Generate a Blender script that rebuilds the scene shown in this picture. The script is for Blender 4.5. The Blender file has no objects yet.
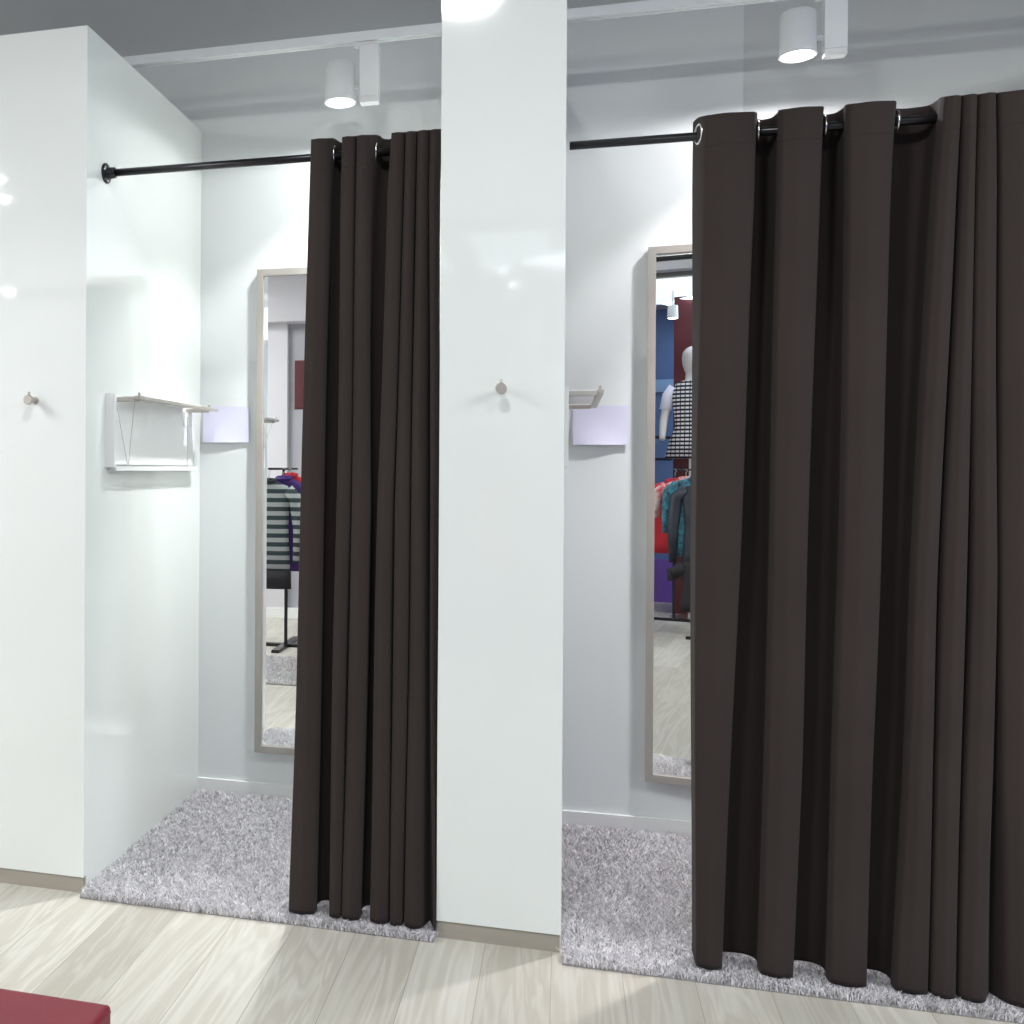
import bpy, bmesh, math, random
import numpy as np
from mathutils import Vector, Matrix

# ------------------------------------------------------------------ camera
col = bpy.context.scene.collection
scn = bpy.context.scene
PX_F, PX_X, PX_Y = 1010.84, 295.45, 470.09
YAW, PITCH, ROLL = 0.2611, -0.0031, 0.0055
fw = Vector((-math.sin(YAW) * math.cos(PITCH), math.cos(YAW) * math.cos(PITCH), math.sin(PITCH)))
rt = Vector((math.cos(YAW), math.sin(YAW), 0))
up = rt.cross(fw)
cr, sr = math.cos(ROLL), math.sin(ROLL)
rt, up = rt * cr + up * sr, up * cr - rt * sr
cd = bpy.data.cameras.new('camera')
cam = bpy.data.objects.new('camera', cd)
col.objects.link(cam)
cam.matrix_world = Matrix(((rt.x, up.x, -fw.x, 0), (rt.y, up.y, -fw.y, -3.0145), (rt.z, up.z, -fw.z, 1.4), (0, 0, 0, 1)))
cd.sensor_fit = 'HORIZONTAL'
cd.sensor_width = 36
cd.lens = 36 * PX_F / 1024
cd.shift_x = (512 - PX_X) / 1024
cd.shift_y = (PX_Y - 512) / 1024
cd.clip_start = 0.05
scn.camera = cam

# ------------------------------------------------------------------ light
w = bpy.data.worlds.new('world'); scn.world = w; w.use_nodes = True
w.node_tree.nodes['Background'].inputs[0].default_value = (.8, .85, .9, 1)
w.node_tree.nodes['Background'].inputs[1].default_value = .3
scn.view_settings.view_transform = 'Standard'
scn.view_settings.look = 'None'
scn.view_settings.gamma = 1
scn.view_settings.use_curve_mapping = False
scn.view_settings.exposure = 0.2

def light(name, kind, loc, energy, target=None, color=(1, 1, 1), **kw):
    d = bpy.data.lights.new(name, kind)
    d.energy = energy; d.color = color
    for k, v in kw.items(): setattr(d, k, v)
    o = bpy.data.objects.new(name, d); col.objects.link(o); o.location = loc
    if target is not None:
        o.rotation_euler = (Vector(target) - Vector(loc)).to_track_quat('-Z', 'Y').to_euler()
    return o
COOL = (.97, 1.0, .99)
# area lights over the aisle; the unseen side pair is added to shade folds
light('aisle_fill', 'AREA', (3.4, -2.2, 3.25), 165, (3.4, -2.19, 0), COOL, shape='RECTANGLE', size=1.4, size_y=1.9)
light('aisle_fill', 'AREA', (-4.1, -2.0, 3.25), 125, (-4.1, -1.99, 0), COOL, shape='RECTANGLE', size=1.2, size_y=1.7)
light('aisle_fill', 'AREA', (-.48, -1.9, 3.66), 34, (-.48, -1.89, 0), COOL, shape='DISK', size=.3)
light('aisle_fill', 'AREA', (1.15, -1.9, 3.66), 16, (1.15, -1.89, 0), COOL, shape='DISK', size=.3)  # added unseen light to brighten the back wall and rug
light('shop_light', 'AREA', (.6, -5.0, 2.95), 32, (.2, -4.6, 0), (.8, .9, 1), shape='RECTANGLE', size=2.4, size_y=1)
# the two cubicle spotlights
for lx, lz, c, t in ((-.826, 2.75, (.95, .98, 1.0), (-.88, .9, 0)), (.744, 2.77, (1.0, .965, 1.0), (.70, .9, 0))):
    light('spot_beam', 'SPOT', (lx, .7, lz), 26, t, c, spot_size=math.radians(104), spot_blend=.35, shadow_soft_size=.035)
    light('spot_beam', 'SPOT', (lx, .7, lz), 150, (lx + .02, .86, 0), c, spot_size=math.radians(74), spot_blend=.8, shadow_soft_size=.035)
    light('spot_spill', 'SPOT', (lx, .7, lz + .01), 14, (lx, .76, 0), c, spot_size=math.radians(176), spot_blend=.2, shadow_soft_size=.045)

# ------------------------------------------------------------------ materials
def mat(name, rgb, rough=.5, metal=0, spec=.5, coat=0, emit=None, es=0):
    m = bpy.data.materials.new(name); m.use_nodes = True
    b = m.node_tree.nodes['Principled BSDF']
    b.inputs['Base Color'].default_value = (*rgb, 1)
    b.inputs['Roughness'].default_value = rough
    b.inputs['Metallic'].default_value = metal
    b.inputs['Specular IOR Level'].default_value = spec
    b.inputs['Coat Weight'].default_value = coat
    b.inputs['Coat Roughness'].default_value = .04
    if emit: b.inputs['Emission Color'].default_value = (*emit, 1); b.inputs['Emission Strength'].default_value = es
    return m
def N(m, t, **kw):
    n = m.node_tree.nodes.new(t)
    for k, v in kw.items():
        if k in n.inputs: n.inputs[k].default_value = v
        else: setattr(n, k, v)
    return n
def L(m, a, b): m.node_tree.links.new(a, b)
def bsdf(m): return m.node_tree.nodes['Principled BSDF']
def noisy(m, rgb, rgb2, scale=8, bump=0, bscale=120, stretch=(1, 1, 1), detail=4):
    tc = N(m, 'ShaderNodeTexCoord'); mp = N(m, 'ShaderNodeMapping', Scale=stretch)
    L(m, tc.outputs['Object'], mp.inputs[0])
    n = N(m, 'ShaderNodeTexNoise', Scale=scale, Detail=detail); L(m, mp.outputs[0], n.inputs['Vector'])
    r = N(m, 'ShaderNodeValToRGB'); r.color_ramp.elements[0].position = .3; r.color_ramp.elements[1].position = .7
    r.color_ramp.elements[0].color = (*rgb, 1); r.color_ramp.elements[1].color = (*rgb2, 1)
    L(m, n.outputs['Fac'], r.inputs[0]); L(m, r.outputs[0], bsdf(m).inputs['Base Color'])
    if bump:
        n2 = N(m, 'ShaderNodeTexNoise', Scale=bscale, Detail=3.0); L(m, mp.outputs[0], n2.inputs['Vector'])
        bp = N(m, 'ShaderNodeBump', Strength=bump, Distance=.002)
        L(m, n2.outputs['Fac'], bp.inputs['Height']); L(m, bp.outputs[0], bsdf(m).inputs['Normal'])
    return m

M = {}
M['gloss'] = noisy(mat('gloss_white', (.8, .83, .8), .07, coat=.7), (.79, .82, .785), (.81, .835, .805), 2)
M['paint'] = noisy(mat('wall_paint', (.42, .45, .46), .55), (.72, .745, .74), (.74, .765, .76), 1.3, .15, 300)
M['upper_dark'] = noisy(mat('wall_upper_dark', (.35, .36, .36), .55), (.53, .545, .53), (.55, .565, .55), 1.3, .15, 300)  # darker tone for the back wall above the track line
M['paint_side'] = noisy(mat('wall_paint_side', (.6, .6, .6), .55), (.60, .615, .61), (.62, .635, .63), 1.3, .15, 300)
M['plinth'] = noisy(mat('plinth_taupe', (.33, .30, .25), .35), (.34, .31, .26), (.37, .335, .28), 5, stretch=(1, 8, 8))
M['white'] = noisy(mat('white_lacquer', (.8, .8, .79), .3), (.79, .79, .78), (.82, .82, .81), 6)
M['chrome'] = noisy(mat('satin_steel', (.6, .57, .52), .3, 1), (.58, .55, .50), (.64, .61, .56), 20)
M['bracket'] = noisy(mat('warm_steel', (.5, .47, .42), .4, .6), (.48, .45, .40), (.54, .50, .45), 20)
M['black'] = noisy(mat('black_steel', (.015, .015, .017), .28, .3), (.012, .012, .014), (.02, .02, .022), 30)
M['eyelet'] = noisy(mat('eyelet_steel', (.7, .69, .67), .25, 1), (.68, .67, .65), (.74, .73, .71), 40)
M['paper'] = noisy(mat('lilac_paper', (.66, .65, .80), .7), (.68, .67, .82), (.70, .69, .83), 5)
M['mirror'] = mat('mirror_glass', (.93, .95, .94), .0, 1)
M['frame'] = noisy(mat('frame_taupe', (.42, .38, .34), .4), (.33, .305, .275), (.37, .34, .31), 6, stretch=(1, 1, .1))
M['lampwhite'] = noisy(mat('lamp_white', (.62, .64, .65), .35), (.80, .82, .82), (.84, .86, .86), 9)
M['lens'] = mat('lamp_lens', (1, 1, 1), .5, emit=(1, 1, 1), es=14)
M['red'] = noisy(mat('red_leather', (.24, .012, .03), .42), (.165, .007, .019), (.195, .010, .024), 10, .35, 260)
M['redseam'] = noisy(mat('red_piping', (.13, .008, .016), .5), (.12, .008, .014), (.15, .009, .02), 30)
M['ceil'] = noisy(mat('ceiling_grey', (.3, .3, .3), .8), (.13, .135, .13), (.15, .155, .15), 2)

# curtain fabric
m = mat('curtain_fabric', (.05, .041, .039), .85, spec=.2)
bsdf(m).inputs['Sheen Weight'].default_value = .05
bsdf(m).inputs['Sheen Roughness'].default_value = .5
noisy(m, (.031, .0222, .0200), (.036, .0262, .0236), 3, .25, 900)
M['curtain'] = m

# floor planks: boards run away from the camera (along Y)
m = mat('oak_floor', (.5, .47, .42), .38, spec=.4)
tc = N(m, 'ShaderNodeTexCoord'); mp = N(m, 'ShaderNodeMapping', Rotation=(0, 0, math.pi / 2), Location=(.07, .03, 0))
L(m, tc.outputs['Object'], mp.inputs[0])
br = N(m, 'ShaderNodeTexBrick', Color1=(0, 0, 0, 1), Color2=(1, 1, 1, 1), Mortar=(.5, .5, .5, 1), Scale=1.0)
br.inputs['Mortar Size'].default_value = .0012; br.inputs['Brick Width'].default_value = 1.28; br.inputs['Row Height'].default_value = .19
br.inputs['Bias'].default_value = 0; br.offset = .37
L(m, mp.outputs[0], br.inputs['Vector'])
ad = N(m, 'ShaderNodeVectorMath', operation='MULTIPLY_ADD'); ad.inputs[1].default_value = (7, 11, 3)
L(m, br.outputs['Color'], ad.inputs[0]); L(m, tc.outputs['Object'], ad.inputs[2])
sc = N(m, 'ShaderNodeMapping', Scale=(13, 1.1, 1)); L(m, ad.outputs[0], sc.inputs[0])
n1 = N(m, 'ShaderNodeTexNoise', Scale=1.0, Detail=2.0, Distortion=1.2); L(m, sc.outputs[0], n1.inputs['Vector'])
# contour rings of the grain
mu = N(m, 'ShaderNodeMath', operation='MULTIPLY'); mu.inputs[1].default_value = 30; L(m, n1.outputs['Fac'], mu.inputs[0])
sn = N(m, 'ShaderNodeMath', operation='SINE'); L(m, mu.outputs[0], sn.inputs[0])
sc2 = N(m, 'ShaderNodeMapping', Scale=(90, 3, 1)); L(m, ad.outputs[0], sc2.inputs[0])
n2 = N(m, 'ShaderNodeTexNoise', Scale=1.0, Detail=4.0); L(m, sc2.outputs[0], n2.inputs['Vector'])
r1 = N(m, 'ShaderNodeMapRange'); r1.inputs['From Min'].default_value = -1; L(m, sn.outputs[0], r1.inputs[0])
mx0 = N(m, 'ShaderNodeMath', operation='MULTIPLY'); L(m, r1.outputs[0], mx0.inputs[0]); L(m, n2.outputs['Fac'], mx0.inputs[1])
ra = N(m, 'ShaderNodeValToRGB'); ra.color_ramp.elements[0].color = (.445, .415, .36, 1); ra.color_ramp.elements[1].color = (.53, .51, .46, 1)
ra.color_ramp.elements[0].position = .0; ra.color_ramp.elements[1].position = .6
L(m, mx0.outputs[0], ra.inputs[0])
rb = N(m, 'ShaderNodeValToRGB'); rb.color_ramp.elements[0].color = (.88, .87, .85, 1); rb.color_ramp.elements[1].color = (1.1, 1.1, 1.1, 1)
L(m, br.outputs['Color'], rb.inputs[0])
mm = N(m, 'ShaderNodeMix', data_type='RGBA', blend_type='MULTIPLY'); mm.inputs[0].default_value = 1
L(m, ra.outputs[0], mm.inputs[6]); L(m, rb.outputs[0], mm.inputs[7])
m2 = N(m, 'ShaderNodeMix', data_type='RGBA'); m2.inputs[7].default_value = (.3, .28, .24, 1)
L(m, br.outputs['Fac'], m2.inputs[0]); L(m, mm.outputs[2], m2.inputs[6]); L(m, m2.outputs[2], bsdf(m).inputs['Base Color'])
bp = N(m, 'ShaderNodeBump', Strength=.15, Distance=.001); L(m, n2.outputs['Fac'], bp.inputs['Height']); L(m, bp.outputs[0], bsdf(m).inputs['Normal'])
M['floor'] = m

# rug fibres: every strand its own grey
def fibre(name, stops):
    m = mat(name, (.4, .4, .4), .8, spec=.2)
    g = N(m, 'ShaderNodeNewGeometry'); r = N(m, 'ShaderNodeValToRGB')
    r.color_ramp.elements[0].position = stops[0][0]; r.color_ramp.elements[0].color = (*stops[0][1], 1)
    r.color_ramp.elements[1].position = stops[-1][0]; r.color_ramp.elements[1].color = (*stops[-1][1], 1)
    for p, c in stops[1:-1]:
        e = r.color_ramp.elements.new(p); e.color = (*c, 1)
    L(m, g.outputs['Random Per Island'], r.inputs[0]); L(m, r.outputs[0], bsdf(m).inputs['Base Color'])
    return m
M['pile'] = fibre('rug_pile', [(0, (.16, .155, .15)), (.14, (.50, .485, .485)), (.4, (.76, .735, .75)), (1, (.92, .89, .92))])
M['rugbase'] = noisy(mat('rug_backing', (.3, .3, .3), .9), (.28, .275, .27), (.36, .35, .35), 90)

# ------------------------------------------------------------------ mesh helpers
def obj(name, bm, m, parent=None, smooth=False, bevel=0, seg=2):
    me = bpy.data.meshes.new(name)
    if bevel:
        bmesh.ops.bevel(bm, geom=bm.edges[:], offset=bevel, segments=seg, profile=.7, affect='EDGES')
    bm.normal_update(); bm.to_mesh(me); bm.free()
    me.materials.append(m)
    if smooth:
        me.polygons.foreach_set('use_smooth', [True] * len(me.polygons))
    o = bpy.data.objects.new(name, me); col.objects.link(o)
    if parent:
        o.parent = parent
        if not parent.parent and parent.type == 'EMPTY': o.matrix_parent_inverse = Matrix.Translation(-parent.location)
    return o
def tag(o, label, cat, group=None, kind=None):
    if label: o['label'] = label
    if cat: o['category'] = cat
    if group: o['group'] = group
    if kind: o['kind'] = kind
    return o
def thing(name, label, cat, loc=(0, 0, 0), group=None):
    o = bpy.data.objects.new(name, None); o.empty_display_size = .1; col.objects.link(o); o.location = loc
    return tag(o, label, cat, group)
def box(bm, x0, x1, y0, y1, z0, z1):
    vs = [bm.verts.new(p) for p in ((x0, y0, z0), (x1, y0, z0), (x1, y1, z0), (x0, y1, z0), (x0, y0, z1), (x1, y0, z1), (x1, y1, z1), (x0, y1, z1))]
    for f in ((0, 3, 2, 1), (4, 5, 6, 7), (0, 1, 5, 4), (1, 2, 6, 5), (2, 3, 7, 6), (3, 0, 4, 7)): bm.faces.new([vs[i] for i in f])
    return bm
def B(*a):
    return box(bmesh.new(), *a)
def struct(name, bm, m, bevel=0):
    o = obj(name, bm, m, bevel=bevel); o['kind'] = 'structure'; return o
def tube(bm, pts, r, seg=16, cap=True):
    pts = [Vector(p) for p in pts]; rs = r if isinstance(r, (list, tuple)) else [r] * len(pts)
    rings = []; prev = None
    for i, p in enumerate(pts):
        d = (pts[min(i + 1, len(pts) - 1)] - pts[max(i - 1, 0)]).normalized()
        if prev is None:
            a = Vector((0, 0, 1)) if abs(d.z) < .9 else Vector((1, 0, 0))
            u = d.cross(a).normalized()
        else: u = (prev - d * prev.dot(d)).normalized()
        prev = u; v = d.cross(u)
        rings.append([bm.verts.new(p + (u * math.cos(t) + v * math.sin(t)) * rs[i]) for t in [2 * math.pi * k / seg for k in range(seg)]])
    for a, b in zip(rings, rings[1:]):
        for k in range(seg): bm.faces.new((a[k], a[(k + 1) % seg], b[(k + 1) % seg], b[k]))
    if cap:
        bm.faces.new(rings[0][::-1]); bm.faces.new(rings[-1])
    return bm
def T(pts, r, seg=16): return tube(bmesh.new(), pts, r, seg)
def lathe(prof, c, axis='Z', seg=32):
    """prof: (radius, height) list, closed by caps where radius is 0"""
    bm = bmesh.new(); rings = []
    for r, h in prof:
        ring = []
        for k in range(seg if r > 0 else 1):
            t = 2 * math.pi * k / seg; a, b = r * math.cos(t), r * math.sin(t)
            p = {'Z': (a, b, h), 'X': (h, a, b), 'Y': (b, h, a)}[axis]
            ring.append(bm.verts.new(Vector(p) + Vector(c)))
        rings.append(ring)
    for a, b in zip(rings, rings[1:]):
        for k in range(seg):
            q = []
            for ring, i in ((a, k), (a, k + 1), (b, k + 1), (b, k)):
                v = ring[i % len(ring)]
                if v not in q: q.append(v)
            if len(q) > 2: bm.faces.new(q)
    bmesh.ops.recalc_face_normals(bm, faces=bm.faces[:])
    return bm
def torus(c, R, r, nrm, seg=40, ts=10):
    n = Vector(nrm).normalized(); a = Vector((0, 0, 1)); u = n.cross(a).normalized(); v = n.cross(u)
    bm = bmesh.new(); rings = []
    for i in range(seg):
        t = 2 * math.pi * i / seg; d = u * math.cos(t) + v * math.sin(t); p = Vector(c) + d * R
        rings.append([bm.verts.new(p + (d * math.cos(s) + n * math.sin(s)) * r) for s in [2 * math.pi * k / ts for k in range(ts)]])
    for i in range(seg):
        A, Bq = rings[i], rings[(i + 1) % seg]
        for k in range(ts): bm.faces.new((A[k], A[(k + 1) % ts], Bq[(k + 1) % ts], Bq[k]))
    bmesh.ops.recalc_face_normals(bm, faces=bm.faces[:])
    return bm

# ------------------------------------------------------------------ the setting
XL, X1, X2, XR, H, D = -1.516, -.363, -.004, 1.75, 2.838, 1.07
def partition(a, b):
    bm = B(a, b, 0, .02, .052, H)
    return box(bm, a, b, .02, D, 0, H)
struct('floor', B(-5, 4.5, -6.4, 1.3, -.1, 0), M['floor'])
struct('wall_back', B(-5, .634, D, 1.3, 0, 3.17), M['paint'])
struct('wall_back', B(-5, .634, D, 1.3, 3.17, 4.2), M['upper_dark'])
struct('wall_back', B(.6345, 4.5, D - .0006, 1.3, 3.17, 4.2), M['upper_dark'])
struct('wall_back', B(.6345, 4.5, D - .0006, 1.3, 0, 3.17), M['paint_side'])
struct('wall_left', partition(-2.62, XL), M['gloss'])
struct('wall_center', partition(X1, X2), M['gloss'])
struct('wall_right', partition(XR, 2.4), M['gloss'])
struct('baseboard_left', B(-2.62, XL - .004, .004, .0195, 0, .0515), M['plinth'])
struct('baseboard_center', B(X1 + .004, X2 - .004, .004, .0195, 0, .0515), M['plinth'])
struct('baseboard_right', B(XR + .004, 2.4, .004, .0195, 0, .0515), M['plinth'])
struct('baseboard_back', B(XL, X1, D - .014, D, 0, .068), M['white'], .002)
struct('baseboard_back', B(X2, XR, D - .014, D, 0, .068), M['white'], .002)
struct('ceiling', B(-5, 4.5, -3.5, 1.3, 4.2, 4.3), M['ceil'])
# the shop behind the camera
M['shopwhite'] = noisy(mat('shop_white_wall', (.62, .60, .63), .5), (.62, .60, .63), (.66, .64, .67), 2)
M['shopgrey'] = noisy(mat('shop_grey_wall', (.4, .4, .43), .5), (.36, .355, .39), (.40, .395, .43), 2)
M['blue'] = noisy(mat('blue_wall', (.07, .13, .33), .5), (.09, .16, .34), (.11, .19, .40), 2)
M['paleblue'] = noisy(mat('pale_blue_band', (.2, .36, .6), .5), (.24, .40, .66), (.28, .45, .7), 3)
M['purple'] = noisy(mat('purple_panel', (.16, .07, .4), .5), (.15, .065, .38), (.19, .085, .44), 3)
M['maroon'] = noisy(mat('maroon_paint', (.12, .01, .015), .45), (.07, .006, .010), (.09, .008, .013), 3)
struct('wall_left', B(-5.1, -5, -6.4, 1.3, 0, 4.2), M['shopwhite'])
struct('wall_right', B(4.5, 4.6, -6.4, 1.3, 0, 4.2), M['blue'])
struct('wall_front', B(-5, -2.5, -4.6, -3.95, 0, 2.73), M['shopwhite'])
struct('wall_front', B(-2.5, -1.7, -4.6, -4.0, 0, 2.73), M['shopgrey'])
struct('wall_front', B(-5, -1.7, -4.6, -3.8, 2.73, 4.2), M['shopwhite'])
struct('wall_front', B(-1.7, 4.5, -6.4, -6.16, 0, 4.2), M['blue'])
struct('wall_front', B(-1.9, -1.7, -6.4, -4.6, 0, 4.2), M['shopgrey'])
struct('baseboard_front', B(-5, -1.7, -4.0, -3.935, 0, .09), M['white'])
struct('trim_1', B(-1.7, 4.5, -6.16, -6.13, 2.21, 2.34), M['paleblue'])
struct('trim_2', B(-1.7, 4.5, -6.16, -6.12, 0, .45), M['purple'])
struct('trim_3', B(-1.7, 4.5, -3.62, -3.5, 3.0, 4.2), M['shopgrey'])
struct('ceiling', B(-1.7, 4.5, -6.16, -3.62, 3.08, 3.16), M['shopgrey'])
struct('trim_4', B(-1.7, 4.5, -4.0, -3.9, 3.03, 3.08), M['ceil'])
struct('trim_5', B(-0.440, 0.060, -5.55, -5.3, 0, 3.08), M['maroon'])

# ------------------------------------------------------------------ rugs
rng = np.random.default_rng(4)
def pile_mesh(name, x0, x1, y0, y1, n, h, m, parent):
    P = np.stack([rng.uniform(x0, x1, n), rng.uniform(y0, y1, n), np.zeros(n)], 1)
    # ragged border, tufts that bunch together
    cell = np.floor(P[:, :2] / .010); hsh = np.sin(cell[:, 0] * 12.99 + cell[:, 1] * 78.23) * 43758.5; hsh -= np.floor(hsh)
    ca = hsh * 2 * np.pi
    lean = np.stack([np.cos(ca), np.sin(ca)], 1) * .006 + rng.normal(0, .005, (n, 2))
    L_ = h * (0.65 + .35 * hsh + rng.uniform(-.15, .2, n))
    P[:, 2] = .004
    mid = P.copy(); mid[:, :2] += lean * .45; mid[:, 2] += L_ * .62
    tip = P.copy(); tip[:, :2] += lean * 1.5; tip[:, 2] += L_ * .95
    wa = rng.uniform(0, np.pi, n); wd = np.stack([np.cos(wa), np.sin(wa), np.zeros(n)], 1) * .001
    V = np.stack([P - wd, P + wd, mid - wd * .95, mid + wd * .95, tip - wd * .5, tip + wd * .5], 1).reshape(-1, 3)
    b = np.arange(n)[:, None] * 6
    F = np.concatenate([b + np.array([[0, 1, 3, 2]]), b + np.array([[2, 3, 5, 4]])], 1).reshape(-1, 4)
    me = bpy.data.meshes.new(name); me.vertices.add(len(V)); me.vertices.foreach_set('co', V.ravel())
    me.loops.add(F.size); me.loops.foreach_set('vertex_index', F.ravel().astype(np.int32))
    me.polygons.add(len(F)); me.polygons.foreach_set('loop_start', np.arange(0, F.size, 4, dtype=np.int32))
    me.update(calc_edges=True); me.validate(); me.materials.append(m)
    o = bpy.data.objects.new(name, me); col.objects.link(o); o['kind'] = 'stuff'
    o.parent = parent; o.matrix_parent_inverse = Matrix.Translation(-parent.location)
    return o
def rug(label, x0, x1, y0, y1, n, h=.023):
    t = thing('shaggy_rug', label, 'rug', ((x0 + x1) / 2, (y0 + y1) / 2, 0))
    obj('backing', B(x0, x1, y0, y1, 0, .007), M['rugbase'], t, bevel=.002)
    pile_mesh('pile', x0 + .002, x1 - .002, y0 - .004, y1 - .004, n, h, M['pile'], t)
rug('grey shaggy rug in the left cubicle, behind the narrower curtain', XL + .004, X1 - .004, -.035, D - .016, 150000)
rug('grey shaggy rug in the right cubicle, under the wider curtain', X2 + .004, XR - .004, -.07, D - .016, 150000)
t = thing('floor_mat', 'small grey mat on the shop floor, seen only in the left mirror', 'mat', (-1.9, -1.6, 0))
obj('backing', B(-2.25, -1.66, -2.05, -1.14, 0, .007), M['rugbase'], t, bevel=.002)
pile_mesh('pile', -2.248, -1.662, -2.05, -1.14, 14000, .016, M['pile'], t)

# ------------------------------------------------------------------ curtains
RIGHT = [[2.435, [0.3597, 0.5088, 0.5741, 0.6821, 0.7479, 0.8624, 0.9794, 1.0226, 1.0274, 1.0607, 1.0631, 1.1009, 1.1056, 1.2197]], [2.176, [0.356, 0.5078, 0.5706, 0.6736, 0.7471, 0.8517, 0.9593, 1.0075, 1.0195, 1.0529, 1.0552, 1.1026, 1.1073, 1.2167]], [1.113, [0.3527, 0.4689, 0.5493, 0.6413, 0.7242, 0.8206, 0.9008, 0.9584, 0.9679, 1.0248, 1.0342, 1.095, 1.1019, 1.2031]], [0.605, [0.3537, 0.4483, 0.5362, 0.6277, 0.7078, 0.8014, 0.8813, 0.9411, 0.9506, 1.0096, 1.0189, 1.0818, 1.1003, 1.1939]], [0.04, [0.3547, 0.4254, 0.5207, 0.6044, 0.6892, 0.7849, 0.8501, 0.9288, 0.9335, 0.9923, 0.9993, 1.0619, 1.1078, 1.1872]]]
LEFT = [[2.435, [-0.7868, -0.7281, -0.6829, -0.6428, -0.6364, -0.5965, -0.5271, -0.4864, -0.4818, -0.4522, -0.4476, -0.4121, -0.4075, -0.3752]], [2.248, [-0.7891, -0.7288, -0.6852, -0.6418, -0.637, -0.5988, -0.5388, -0.4896, -0.484, -0.4544, -0.4498, -0.4142, -0.4096, -0.3774]], [1.296, [-0.8027, -0.7301, -0.6869, -0.644, -0.6392, -0.581, -0.5575, -0.5109, -0.5047, -0.4585, -0.4524, -0.4065, -0.3944, -0.3732]], [0.671, [-0.8101, -0.7329, -0.6915, -0.6504, -0.6441, -0.5877, -0.5627, -0.5102, -0.504, -0.4611, -0.458, -0.4064, -0.3852, -0.3701]], [0.04, [-0.8207, -0.7374, -0.6946, -0.6553, -0.6521, -0.5959, -0.568, -0.5095, -0.5034, -0.4638, -0.4607, -0.4063, -0.3733, -0.3668]]]
def feat(table, z):
    if z >= table[0][0]: return table[0][1]
    for (za, a), (zb, b) in zip(table, table[1:]):
        if z >= zb:
            k = (z - zb) / (za - zb); return [p * k + q * (1 - k) for p, q in zip(a, b)]
    return table[-1][1]
def profile(fx, yf, yb, mode, z, fc):
    """fx: alternating fold starts and ends; mode[i]: what lies after fold i ('deep' recess or 'crease')"""
    P = []
    n = len(fx) // 2
    for i in range(n):
        a, b = fx[2 * i], fx[2 * i + 1]; wd = b - a
        s = min(.012, wd * .16)
        if i == 0: P += [(a, min(yb - .02, yf + .11)), (a + fc * .27, yf + .07), (a + fc * .6, yf + .035)]
        P += [(a + (s * .35 if i else fc), yf + .008), (a + (s * 1.6 if i else fc + .012), yf), (a + wd * .5, yf - .003 - wd * .05), (b - s * 1.2, yf), (b - s * .1, yf + .009)]
        if i < n - 1:
            c = fx[2 * i + 2]; g = c - b
            if mode[i] == 'deep':
                q = min(g * .4, .03) * max(0, (z - 1.4) / 1.04) ** 2
                P += [(b + q * .3, yf + .035), (b - .008 + q, (yf + yb) / 2 + .01), (b - .002 + q, yb - .012), (b + g * .25 + q * .8, yb), (b + g * .7, yb), (c - .002, yb - .012), (c + .006, (yf + yb) / 2 + .01), (c + .0, yf + .035)]
            else:
                mx = (b + c) / 2
                P += [(mx - g * .3, yf + .028), (mx - .001, yf + .05), (mx + .001, yf + .05), (mx + g * .3, yf + .028)]
        else:
            P += [(b, yf + .03), (b - .002, (yf + yb) / 2)]
    return P
def catmull(P, sub):
    P = [Vector((x, y)) for x, y in P]; out = []
    for i in range(len(P) - 1):
        p0, p1, p2, p3 = P[max(i - 1, 0)], P[i], P[i + 1], P[min(i + 2, len(P) - 1)]
        m1, m2 = (p2 - p0) * .4, (p3 - p1) * .4
        for k in range(sub):
            t = k / sub
            out.append(p1 * (2 * t**3 - 3 * t**2 + 1) + m1 * (t**3 - 2 * t**2 + t) + p2 * (-2 * t**3 + 3 * t**2) + m2 * (t**3 - t**2))
    out.append(P[-1]); return out
def curtain(label, table, mode, ytop, ybot, amp, ampb, zr, eyelets, seed, drop=0, facet=.003):
    t = thing('curtain', label, 'curtain', ((table[0][1][0] + table[0][1][-1]) / 2, ytop, zr), 'dark brown eyelet curtains on the rods')
    zs = [2.435, 2.43, 2.42, 2.40, 2.37, 2.343, 2.338, 2.334, 2.330, 2.325] + [2.30 - i * (2.30 - .06) / 44 for i in range(45)] + [.052, .046, .040, .034]
    rows = []; bm = bmesh.new()
    for z in zs:
        k = (z - .03) / 2.4; k = max(0, min(1, k)); ke = k ** 1.0
        yc = ytop * ke + ybot * (1 - ke); A = amp * k + ampb * (1 - k)
        pr = catmull(profile(feat(table, z), yc - A, yc + A, mode, z, .003 + (facet - .003) * max(0, min(1, (z - 1.5) / .7))), 5)
        dip = .0022 if abs(z - 2.334) < .003 else 0
        row = []
        for j, p in enumerate(pr):
            yy = p.y + dip + .0025 * math.sin(z * 5.1 + j * .11 + seed) * (1 - k * .6)
            zz = z - drop * max(0, z - 2.0) / .435
            if z > 2.39: zz += .018 * (z - 2.39) / .045 * max(0, min(1, (p.y - (yc - A)) / (2 * A)))
            if z > 2.425: zz += .004 * math.cos((p.y - yc) / max(A, .01) * 2.2)
            if z < .036: zz = z - .010 + .008 * max(0, min(1, (p.y - (yc - A)) / (2 * A))) 
            row.append(bm.verts.new((p.x + .0015 * math.sin(z * 3.7 + j * .05 + seed), yy, zz)))
        rows.append(row)
    for a, b in zip(rows, rows[1:]):
        for j in range(len(a) - 1): bm.faces.new((a[j], b[j], b[j + 1], a[j + 1]))
    o = obj('fabric', bm, M['curtain'], t, smooth=True)
    so = o.modifiers.new('thick', 'SOLIDIFY'); so.thickness = .002; so.offset = 0
    for ex, ey, nr in eyelets:
        obj('eyelet', torus((ex, ey, zr - .003), .0265, .0045, nr), M['eyelet'], t, smooth=True)
    return t
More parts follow.
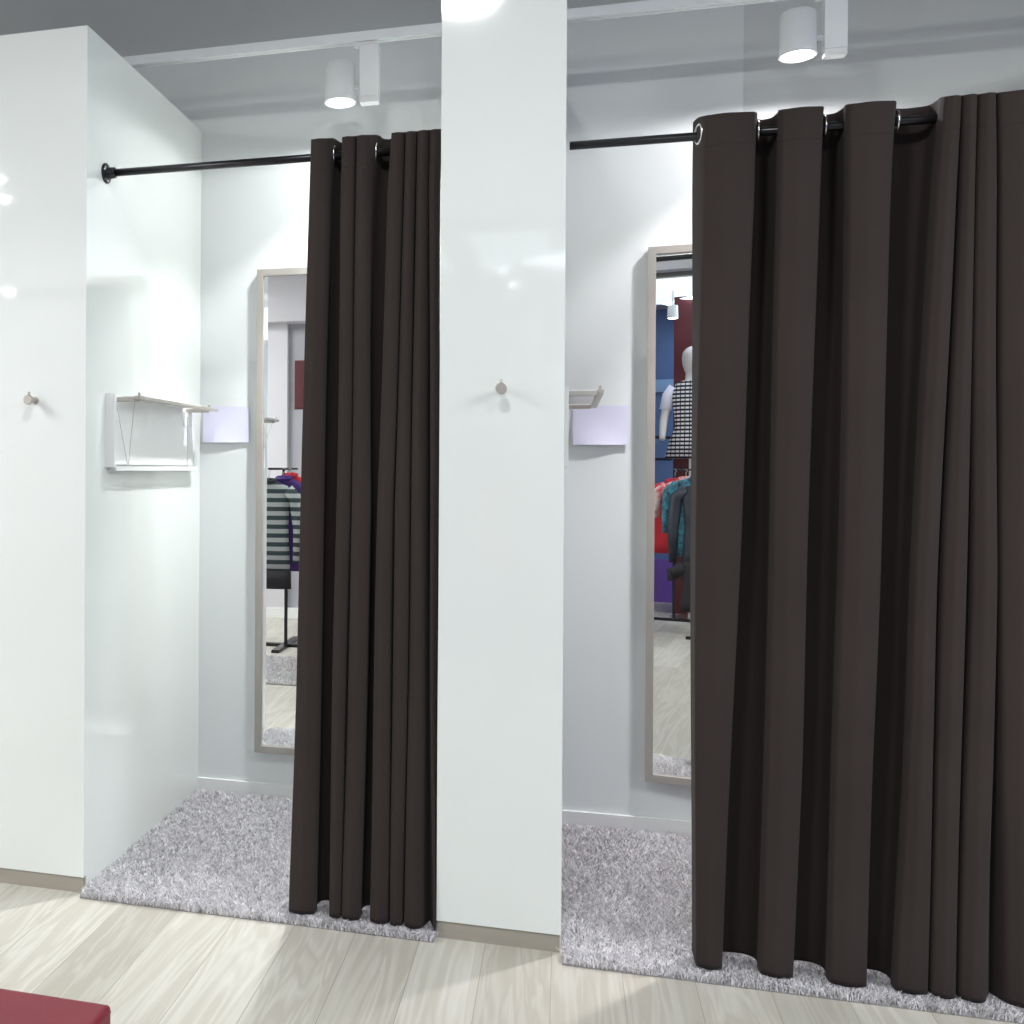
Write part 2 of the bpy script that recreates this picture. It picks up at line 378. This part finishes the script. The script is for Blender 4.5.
dc = ['deep', 'deep', 'deep', 'crease', 'crease', 'crease']
YR = .14
curtain('wide dark brown eyelet curtain half drawn across the right cubicle', RIGHT, dc, YR - .008, .018, .066, .048, 2.374,
        [(.3675, YR - .022, (-.975, -.22, 0)), (.529, YR, (1, -.12, 0)), (.704, YR, (1, -.12, 0)), (.886, YR, (1, -.12, 0))], 1.3, .026, .022)
dl = ['deep', 'crease', 'deep', 'crease', 'crease', 'crease']
curtain('narrow dark brown eyelet curtain gathered in the left cubicle beside the middle partition', LEFT, dl, YR - .006, .045, .056, .050, 2.400,
        [(-.7195, YR, (1, .1, 0)), (-.584, YR, (1, .1, 0))], 4.1)

# ------------------------------------------------------------------ rods
def rod(label, xa, xb, z, joints):
    t = thing('curtain_rod', label, 'curtain rod', (xa, YR, z), 'black curtain rods')
    obj('pole', T([(xa + .01, YR, z), (xb - .01, YR, z)], .0125, 24), M['black'], t, smooth=True)
    for x, s in ((xa, 1), (xb, -1)):
        if x == X2: continue
        bm = lathe([(0, x), (.034, x), (.034, x + s * .005), (.03, x + s * .008), (.02, x + s * .010), (.018, x + s * .035), (.0135, x + s * .037), (0, x + s * .037)], (0, YR, z), 'X')
        f = obj('wall_flange', bm, M['black'], t)
        for k in range(3):
            a = k * 2.094 + .5
            obj('screw', lathe([(0, x + s * .0095), (.004, x + s * .0093), (.004, x + s * .007), (0, x + s * .007)], (0, YR + .026 * math.cos(a), z + .026 * math.sin(a)), 'X', 10), M['chrome'], f)
rod('black curtain rod with a round wall flange across the left cubicle opening', XL, X1, 2.394, [])
rod('black curtain rod carrying the wide curtain across the right cubicle opening', X2, XR, 2.371, [])

# ------------------------------------------------------------------ mirrors
def mirror(label, x0, z0, z1, wd=.50, yaw=0):
    y1 = D; y0 = D - .042; f = .028
    t = thing('wall_mirror', label, 'mirror', (x0 + wd / 2, D, z0), 'full length wall mirrors')
    for nm, a in (('frame', None),):
        bm = bmesh.new()
        box(bm, x0, x0 + f, y0, y1, z0, z1); box(bm, x0 + wd - f, x0 + wd, y0, y1, z0, z1)
        box(bm, x0 + f, x0 + wd - f, y0, y1, z0, z0 + f); box(bm, x0 + f, x0 + wd - f, y0, y1, z1 - f, z1)
        obj('frame', bm, M['frame'], t, bevel=.0012)
    obj('glass', B(x0 + f, x0 + wd - f, y0 + .012, y0 + .018, z0 + f, z1 - f), M['mirror'], t)
    if yaw:                                                     # stands off the wall at its right side, turned to the left
        K = Matrix.Translation((x0, D, 0)) @ Matrix.Rotation(yaw, 4, 'Z') @ Matrix.Translation((-x0, -D, 0))
        for ch in t.children: ch.data.transform(K)
        obj('wall_batten', B(x0 + wd - .06, x0 + wd - .03, D - .05, D, z0 + .3, z1 - .3), M['frame'], t)
mirror('tall framed mirror on the back wall of the left cubicle', -1.252, .205, 2.225)
mirror('tall framed mirror on the back wall of the right cubicle', .302, .215, 2.24, yaw=-math.radians(6.5))

# ------------------------------------------------------------------ notices
def paper(label, x0, x1, z0, z1, curl):
    bm = bmesh.new(); rows = []
    for j in range(13):
        v = j / 12; row = []
        for i in range(9):
            u = i / 8
            lift = .004 + curl * (1 - v) ** 2 + .004 * math.sin(u * 5 + v * 2) * (1 - v)
            row.append(bm.verts.new((x0 + (x1 - x0) * u, D - lift, z0 + (z1 - z0) * v)))
        rows.append(row)
    for a, b in zip(rows, rows[1:]):
        for i in range(8): bm.faces.new((a[i], a[i + 1], b[i + 1], b[i]))
    o = obj('notice_sheet', bm, M['paper'])
    s = o.modifiers.new('t', 'SOLIDIFY'); s.thickness = .0008
    tag(o, label, 'paper', 'blank paper notices on the back wall')
paper('blank lilac paper sheet on the back wall of the left cubicle', -1.500, -1.292, 1.503, 1.655, .007)
paper('blank lilac paper sheet on the back wall of the right cubicle', .027, .232, 1.492, 1.643, .009)

# ------------------------------------------------------------------ coat hooks
def hook(label, x, z):
    t = thing('coat_hook', label, 'hook', (x, 0, z), 'small coat hooks on the white partitions')
    obj('base', lathe([(0, 0), (.013, 0), (.013, -.004), (.012, -.005), (0, -.005)], (x, 0, z), 'Y', 24), M['bracket'], t)
    obj('arm', lathe([(0, -.005), (.0075, -.005), (.0075, -.036), (.015, -.037), (.016, -.039), (.016, -.048), (.0145, -.050), (0, -.050)], (x, 0, z), 'Y', 24), M['bracket'], t, smooth=False)
    obj('peg', T([(x, -.040, z + .012), (x, -.040, z + .026)], [.0045, .004], 12), M['bracket'], t, smooth=True)
hook('small metal coat hook on the front of the left white partition', -1.700, 1.615)
hook('small metal coat hook on the front of the middle white partition', -.181, 1.630)

# ------------------------------------------------------------------ wall shelves with hanging rail
def shelf(label, x0, panel=True):
    y0, y1, z0, z1 = .146, .952, 1.395, 1.648
    t = thing('wall_shelf', label, 'shelf', (x0, y0, z0), 'white wall shelves with metal rails')
    obj('back_panel', B(x0, x0 + .012, y0 + .02, y1, z0 + .01, z1), M['white'], t, bevel=.001)
    if panel: obj('side_panel', B(x0, x0 + .034, y0, y0 + .018, z0, z1), M['white'], t, bevel=.001)
    obj('ledge', B(x0, x0 + (.034 if panel else .013), y0 + .018, y1, z0 - .012, z0 + .004), M['white'], t, bevel=.001)
    obj('rail', B(x0 + .095, x0 + .115, y0 + .03, y1 + .02, 1.628, 1.640), M['bracket'], t, bevel=.0015)
    obj('shelf_board', B(x0 + .014, x0 + .094, y0 + .10, y1 - .12, 1.637, 1.645), M['white'], t, bevel=.001)
    for ya, yb in ((y0 + .03, y0 + .075), (y1 - .075, y1 - .03)):
        b = obj('bracket', B(x0 + .013, x0 + .094, ya, yb, 1.622, 1.636), M['bracket'], t, bevel=.0015)
        obj('bracket_lip', B(x0 + .10, x0 + .108, ya + .015, ya + .022, 1.641, 1.652), M['bracket'], b)
    if panel: obj('end_plate', B(x0 + .012, x0 + .018, y1 - .11, y1 - .02, 1.565, 1.622), M['white'], t)
    if panel: obj('support_wire', T([(x0 + .02, y0 + .04, 1.622), (x0 + .03, y0 + .12, z0 + .004)], .0012, 6), M['bracket'], t)
    if panel: obj('support_wire', T([(x0 + .085, y0 + .05, 1.622), (x0 + .031, y0 + .12, z0 + .004)], .0012, 6), M['bracket'], t)
    if panel: obj('support_wire', T([(x0 + .03, y1 - .11, 1.600), (x0 + .03, y1 - .11, z0 + .004)], .0012, 6), M['bracket'], t)
shelf('white wall shelf with a flat metal rail on the left cubicle side wall', XL)
shelf('white wall shelf with a metal rail mostly hidden by the middle partition, right cubicle', X2, False)

# ------------------------------------------------------------------ track and spotlights
TY, TZ = .70, 3.002
t = thing('lighting_track', 'white lighting track running above both cubicles near the back wall', 'track', (-2, TY, TZ))
obj('rail', B(-3.2, 3.2, TY - .018, TY + .018, TZ - .016, TZ + .020), M['lampwhite'], t, bevel=.002)
obj('slot', B(-3.2, 3.2, TY - .006, TY + .006, TZ - .0175, TZ - .0155), M['paint'], t)
for x in (-2.9, -.18, 2.9):
    obj('hanger', T([(x, TY, TZ + .02), (x, TY, 4.2)], .004, 8), M['lampwhite'], t)
def spotlight(label, x, z, sx, ydir=1, sc=1):
    """x,z: centre of the lens; sx: side of the driver box"""
    t = thing('spotlight', label, 'spotlight', (x, TY, z), 'cylinder spotlights over the cubicles')
    c = (x, TY, z)
    obj('lamp_head', lathe([(0, .145), (.050, .145), (.056, .140), (.057, .01), (.060, .0), (.054, -.001), (.052, .004), (.045, .012), (0, .012)], c, 'Z', 48), M['lampwhite'], t, smooth=False)
    for p in t.children[-1].data.polygons: p.use_smooth = abs(p.normal.z) < .5
    obj('lens', lathe([(0, .0095), (.044, .0095), (.044, .0115), (0, .0115)], c, 'Z', 40), M['lens'], t)
    bx = x + sx * .112
    obj('driver_box', B(bx - .035, bx + .035, TY - .022, TY + .022, z + .010, TZ - .035), M['lampwhite'], t, bevel=.003)
    obj('end_cap', B(bx - .0345, bx + .0345, TY - .0215, TY + .0215, z - .012, z + .010), M['white'], t, bevel=.003)
    obj('pivot', T([(x + sx * .05, TY, z + .055), (x + sx * .08, TY, z + .055)], .008, 12), M['white'], t)
    obj('track_adapter', B(bx - .06, bx + .03, TY - .012, TY + .012, TZ - .035, TZ - .0175), M['white'], t, bevel=.002)
spotlight('white cylinder spotlight hanging over the left cubicle', -.826, 2.768, 1)
spotlight('white cylinder spotlight hanging over the right cubicle', .744, 2.787, 1)

# ------------------------------------------------------------------ ottoman
t = thing('ottoman', 'dark red leather bench seat in the foreground corner on the wood floor', 'bench', (-1.15, -1.72, 0))
x0, x1, y0, y1 = -1.60, -.768, -2.10, -1.372
bm = B(x0, x1, y0, y1, .31, .45); bmesh.ops.bevel(bm, geom=bm.edges[:], offset=.014, segments=4, profile=.6, affect='EDGES')
for v in bm.verts:
    if v.co.z > .44:
        u = (v.co.x - x0) / (x1 - x0); q = (v.co.y - y0) / (y1 - y0)
c = obj('seat_cushion', bm, M['red'], t, smooth=True)
for z in (.436,):
    e = -.004
    pts = [(x0 - e, y0 - e, z), (x1 + e, y0 - e, z), (x1 + e, y1 + e, z), (x0 - e, y1 + e, z), (x0 - e, y0 - e, z)]
    bm = bmesh.new()
    for a, b in zip(pts, pts[1:]): tube(bm, [a, b], .003, 8)
    obj('piping', bm, M['redseam'], c)
obj('base', B(x0 + .015, x1 - .015, y0 + .015, y1 - .015, .07, .31), M['red'], t, bevel=.008)
for lx in (x0 + .07, x1 - .07):
    for ly in (y0 + .07, y1 - .07): obj('leg', T([(lx, ly, 0), (lx, ly, .07)], [.018, .024], 16), M['black'], t)

# ------------------------------------------------------------------ shop things seen in the mirrors
def stripes(name, c1, c2, freq, duty=.5, axis='Z', check=False):
    m = mat(name, c1, .8, spec=.1)
    tc = N(m, 'ShaderNodeTexCoord'); sp = N(m, 'ShaderNodeSeparateXYZ'); L(m, tc.outputs['Object'], sp.inputs[0])
    def band(out, f, d):
        a = N(m, 'ShaderNodeMath', operation='MULTIPLY'); a.inputs[1].default_value = f; L(m, out, a.inputs[0])
        b = N(m, 'ShaderNodeMath', operation='FRACT'); L(m, a.outputs[0], b.inputs[0])
        c = N(m, 'ShaderNodeMath', operation='GREATER_THAN'); c.inputs[1].default_value = d; L(m, b.outputs[0], c.inputs[0]); return c.outputs[0]
    f = band(sp.outputs[2], freq, duty)
    if check:
        g = band(sp.outputs[0], freq * .9, .8); mxn = N(m, 'ShaderNodeMath', operation='MAXIMUM'); L(m, f, mxn.inputs[0]); L(m, g, mxn.inputs[1]); f = mxn.outputs[0]
    mx = N(m, 'ShaderNodeMix', data_type='RGBA'); mx.inputs[6].default_value = (*c1, 1); mx.inputs[7].default_value = (*c2, 1)
    L(m, f, mx.inputs[0]); L(m, mx.outputs[2], bsdf(m).inputs['Base Color']); return m
M['stripe'] = stripes('grey_stripe_knit', (.05, .07, .075), (.40, .43, .43), 15, .5)
M['check'] = stripes('black_white_check', (.62, .60, .62), (.02, .018, .03), 27, .5, check=True)
M['floral'] = noisy(mat('teal_print', (.05, .25, .35), .7), (.008, .015, .04), (.05, .28, .36), 30, detail=2)
M['redcloth'] = noisy(mat('red_cloth', (.45, .01, .02), .7), (.42, .008, .02), (.52, .015, .03), 8)
M['redprint'] = noisy(mat('red_white_print', (.45, .01, .02), .7), (.45, .008, .02), (.75, .6, .6), 16, detail=1)
M['navy'] = noisy(mat('navy_quilt', (.035, .045, .07), .5), (.012, .015, .024), (.024, .029, .042), 9)
M['blackcloth'] = noisy(mat('black_cloth', (.015, .013, .017), .8), (.012, .01, .014), (.02, .018, .024), 9)
M['purplecloth'] = noisy(mat('purple_cloth', (.06, .02, .16), .8), (.05, .018, .14), (.08, .03, .2), 9)
M['skin'] = noisy(mat('mannequin_grey', (.5, .47, .46), .4), (.48, .45, .44), (.54, .51, .50), 9)

def loft(bm, secs, seg=24):
    """secs: (cx, cy, z, rx, ry)"""
    rings = []
    for cx, cy, z, rx, ry in secs:
        rings.append([bm.verts.new((cx + rx * math.copysign(abs(math.cos(t)) ** .8, math.cos(t)), cy + ry * math.sin(t), z)) for t in [2 * math.pi * k / seg for k in range(seg)]])
    for a, b in zip(rings, rings[1:]):
        for k in range(seg): bm.faces.new((a[k], a[(k + 1) % seg], b[(k + 1) % seg], b[k]))
    bm.faces.new(rings[0][::-1]); bm.faces.new(rings[-1])
    bmesh.ops.recalc_face_normals(bm, faces=bm.faces[:])
    return bm
def garment(name, label, cat, x, y, ztop, length, wd, m, group, sleeve=.5, hem=None, rail_z=None, hem_m=None):
    z = ztop
    t = thing(name, label, cat, (x, y, z), group)
    w2 = wd / 2
    S = [(x, y, z - length, w2 * .95, .035), (x, y, z - length * .8, w2 * .92, .045), (x, y, z - length * .5, w2 * .86, .05), (x, y, z - length * .25, w2 * .92, .05), (x, y, z - .10, w2, .045), (x, y, z - .045, w2 * .82, .04), (x, y, z - .015, w2 * .4, .035), (x, y, z, w2 * .28, .03)]
    obj('body', loft(bmesh.new(), S), m, t, smooth=True)
    for s in (-1, 1):
        pts = [(x + s * w2 * .82, y, z - .07), (x + s * (w2 + .03), y - .01, z - .14), (x + s * (w2 + .055), y - .012, z - sleeve * .6), (x + s * (w2 + .05), y + .01, z - sleeve)]
        obj('sleeve', T(pts, [.045, .055, .045, .036], 14), m, t, smooth=True)
    obj('collar', torus((x, y, z - .004), w2 * .3, .012, (.0, .15, 1), 24, 8), hem_m or m, t, smooth=True)
    if hem: obj('hem', loft(bmesh.new(), [(x, y - .0, z - length - hem, w2 * 1.0, .04), (x, y, z - length + .02, w2 * .98, .042)]), hem_m, t, smooth=True)
    rz = rail_z or z + .07
    obj('hanger', T([(x, y, z - .02), (x, y, rz - .012), (x + .012, y, rz + .002), (x + .006, y, rz + .018), (x - .010, y, rz + .014)], .003, 8), M['chrome'], t, smooth=True)
    return t
# left mirror: rack with face-out knitwear
g = 'clothes on the rack seen in the left mirror'
garment('striped_sweater', 'grey and black striped sweater on a rack, seen in the left mirror', 'sweater', -2.17, -2.25, 1.30, .70, .36, M['stripe'], g, .62, .12, 1.37, M['blackcloth'])
garment('purple_cardigan', 'purple cardigan hanging behind the striped sweater in the left mirror', 'cardigan', -2.10, -2.42, 1.32, .72, .38, M['purplecloth'], g, .6, rail_z=1.37)
garment('red_jumper', 'dark red jumper at the back of the rack in the left mirror', 'jumper', -2.10, -2.60, 1.34, .70, .36, M['redcloth'], g, .6, rail_z=1.37)
t = thing('clothes_rack', 'dark metal clothes rack holding the striped sweater, seen in the left mirror', 'rack', (-2.15, -2.5, 0))
obj('pole', T([(-2.10, -2.50, .02), (-2.10, -2.50, 1.30)], .014, 12), M['black'], t)
obj('rail', T([(-2.14, -2.15, 1.385), (-2.11, -2.85, 1.385)], .009, 10), M['black'], t)
obj('top_bar', T([(-2.125, -2.5, 1.30), (-2.125, -2.5, 1.385)], .01, 10), M['black'], t)
obj('foot', B(-2.45, -1.85, -2.53, -2.47, 0, .025), M['black'], t, bevel=.003)
obj('foot', B(-2.13, -2.07, -2.85, -2.20, 0, .024), M['black'], t, bevel=.003)
t = thing('wall_picture', 'dark red picture panel on the grey shop wall, seen in the left mirror', 'picture', (-2.2, -4, 1.95))
obj('panel', B(-2.43, -2.0, -3.995, -3.975, 1.95, 2.38), M['maroon'], t)
obj('frame', B(-2.44, -1.99, -4.0, -3.99, 1.94, 2.39), M['redseam'], t)
# right mirror: rack, mannequin
g = 'clothes on the rack seen in the right mirror'
garment('red_jacket', 'bright red jacket on the rack in the right mirror, furthest left', 'jacket', -0.325, -4.562, 1.30, .66, 0.48, M['redcloth'], g, .6, rail_z=1.38)
garment('printed_red_top', 'red and white printed top between red jacket and teal blouse in the right mirror', 'top', -0.217, -4.421, 1.32, .38, 0.40, M['redprint'], g, .35, rail_z=1.38)
garment('teal_blouse', 'teal patterned blouse on the rack in the right mirror', 'blouse', -0.094, -4.284, 1.34, .70, 0.42, M['floral'], g, .5, rail_z=1.38)
garment('quilted_jacket', 'dark navy quilted jacket nearest on the rack in the right mirror', 'jacket', 0.054, -4.106, 1.30, .78, 0.56, M['navy'], g, .7, rail_z=1.38)
garment('black_trousers', 'black clothes hanging low under the navy jacket in the right mirror', 'clothes', 0.014, -3.976, .66, .46, .46, M['blackcloth'], g, .2, rail_z=.76)
t = thing('clothes_rack', 'two-level clothes rack behind the jackets, seen in the right mirror', 'rack', (-0.121, -4.336, 0))
obj('rail', T([(-0.36, -4.80, 1.395), (0.115, -3.80, 1.395)], .010, 10), M['black'], t)
obj('lower_rail', T([(-0.36, -4.80, .775), (0.115, -3.80, .775)], .010, 10), M['black'], t)
for (px, py) in ((-0.36, -4.80), (0.115, -3.80)):
    obj('post', T([(px, py, .02), (px, py, 1.395)], .014, 12), M['black'], t)
    obj('foot', B(px - .25, px + .25, py - .02, py + .02, 0, .024), M['black'], t, bevel=.003)
# mannequin on a stand
t = thing('mannequin', 'grey display mannequin on a tall stand in the right mirror', 'mannequin', (-0.255, -5.06, 0))
mx, my = -0.255, -5.06
hz = 2.44
bodyb = loft(bmesh.new(), [(mx, my, 1.62, .13, .09), (mx, my, 1.80, .115, .085), (mx, my, 1.98, .135, .10), (mx, my, 2.14, .165, .09), (mx, my, 2.20, .12, .07), (mx, my, 2.235, .05, .05), (mx, my + .01, 2.30, .045, .048), (mx, my + .015, 2.325, .055, .065), (mx, my + .02, 2.37, .07, .088), (mx, my + .02, 2.43, .078, .097), (mx, my + .015, 2.49, .072, .09), (mx, my + .01, 2.53, .045, .06), (mx, my + .01, 2.548, .012, .02)], 28)
for s in (-1, 1):
    tube(bodyb, [(mx + s * .14, my, 2.16), (mx + s * .19, my, 2.08), (mx + s * .22, my + .01, 1.95), (mx + s * .235, my + .03, 1.86), (mx + s * .235, my + .10, 1.74), (mx + s * .23, my + .16, 1.68)], [.05, .048, .040, .037, .030, .026], 14)
obj('body', bodyb, M['skin'], t, smooth=True)
obj('stand_pole', T([(mx, my, .03), (mx, my, 1.64)], .015, 12), M['chrome'], t)
obj('stand_base', lathe([(0, .0), (.17, 0), (.17, .012), (.03, .03), (0, .03)], (mx, my, 0)), M['chrome'], t)
o = thing('checked_dress', 'black and white checked dress worn by the mannequin in the right mirror', 'dress', (mx, my, 1.5))
obj('bodice', loft(bmesh.new(), [(mx, my, 1.50, .23, .15), (mx, my, 1.66, .19, .13), (mx, my, 1.80, .135, .105), (mx, my, 1.98, .155, .12), (mx, my, 2.13, .18, .105), (mx, my, 2.205, .13, .085), (mx, my, 2.23, .08, .06)], 28), M['check'], o, smooth=True)
for s in (-1, 1):
    obj('sleeve', T([(mx + s * .14, my, 2.165), (mx + s * .195, my, 2.09), (mx + s * .225, my + .01, 1.96)], [.062, .06, .054], 14), M['paper'], o, smooth=True)
# dark hoop rails on the blue wall, light panels
t = thing('hoop_rail', 'dark curved metal rail before the blue wall, seen in the right mirror', 'rail', (-0.807, -5.9, 1.5))
bm = bmesh.new()
for z in (1.50, 1.72):
    tube(bm, [(-0.807 + .27 * math.cos(a), -5.87 + .25 * math.sin(a), z - .0 * a) for a in [math.pi * k / 14 for k in range(-1, 16)]], .014, 10)
obj('rail', bm, M['blackcloth'], t, smooth=True)
obj('wall_plate', B(-0.817, -0.797, -6.13, -5.87, 1.49, 1.51), M['blackcloth'], t)
M['panel'] = mat('light_panel', (1, 1, 1), .5, emit=(.72, .86, 1), es=1.0)
for i, (x, y) in enumerate(((-0.406, -5.0), (0.394, -5.0), (-1.206, -5.0))):
    t = thing('ceiling_light', ('square ceiling light panel nearest the maroon column in the right mirror', 'square ceiling light panel further right over the shop', 'square ceiling light panel further left over the shop')[i], 'ceiling light', (x, y, 3.08), 'square ceiling light panels of the shop')
    obj('diffuser', B(x - .27, x + .27, y - .70, y + .70, 3.064, 3.074), M['panel'], t)
    obj('frame', B(x - .30, x + .30, y - .72, y + .72, 3.070, 3.08), M['white'], t)
t = thing('track_spotlight', 'small white spotlight near the blue wall, seen in the right mirror', 'spotlight', (-0.397, -4.888, 2.9))
obj('stem', T([(-0.397, -4.888, 3.07), (-0.397, -4.888, 2.92)], .01, 8), M['white'], t)
obj('lamp_head', lathe([(0, .12), (.045, .12), (.05, .0), (.042, .002), (0, .01)], (-0.397, -4.888, 2.80), 'Z', 24), M['white'], t)
obj('lens', lathe([(0, .004), (.04, .004), (.04, .008), (0, .008)], (-0.397, -4.888, 2.797), 'Z', 24), M['lens'], t)
# small pendants whose gleams show in the lacquered fronts
for i, (x, y, z) in enumerate(((-2.954, -1.9, 2.86), (-2.754, -1.6, 2.30))):
    t = thing('pendant_lamp', ('higher small pendant lamp, a gleam on the left partition front', 'lower small pendant lamp, a gleam on the left partition front')[i], 'lamp', (x, y, z), 'small pendant lamps in the shop')
    obj('cord', T([(x, y, z + .09), (x, y, 4.2)], .003, 6), M['black'], t)
    obj('shade', lathe([(0, .09), (.02, .09), (.035, .0), (.03, .0), (0, .07)], (x, y, z), 'Z', 24), M['white'], t)
    obj('bulb', lathe([(0, -.035), (.018, -.03), (.028, -.008), (.02, .03), (0, .05)], (x, y, z), 'Z', 20), M['lens'], t)
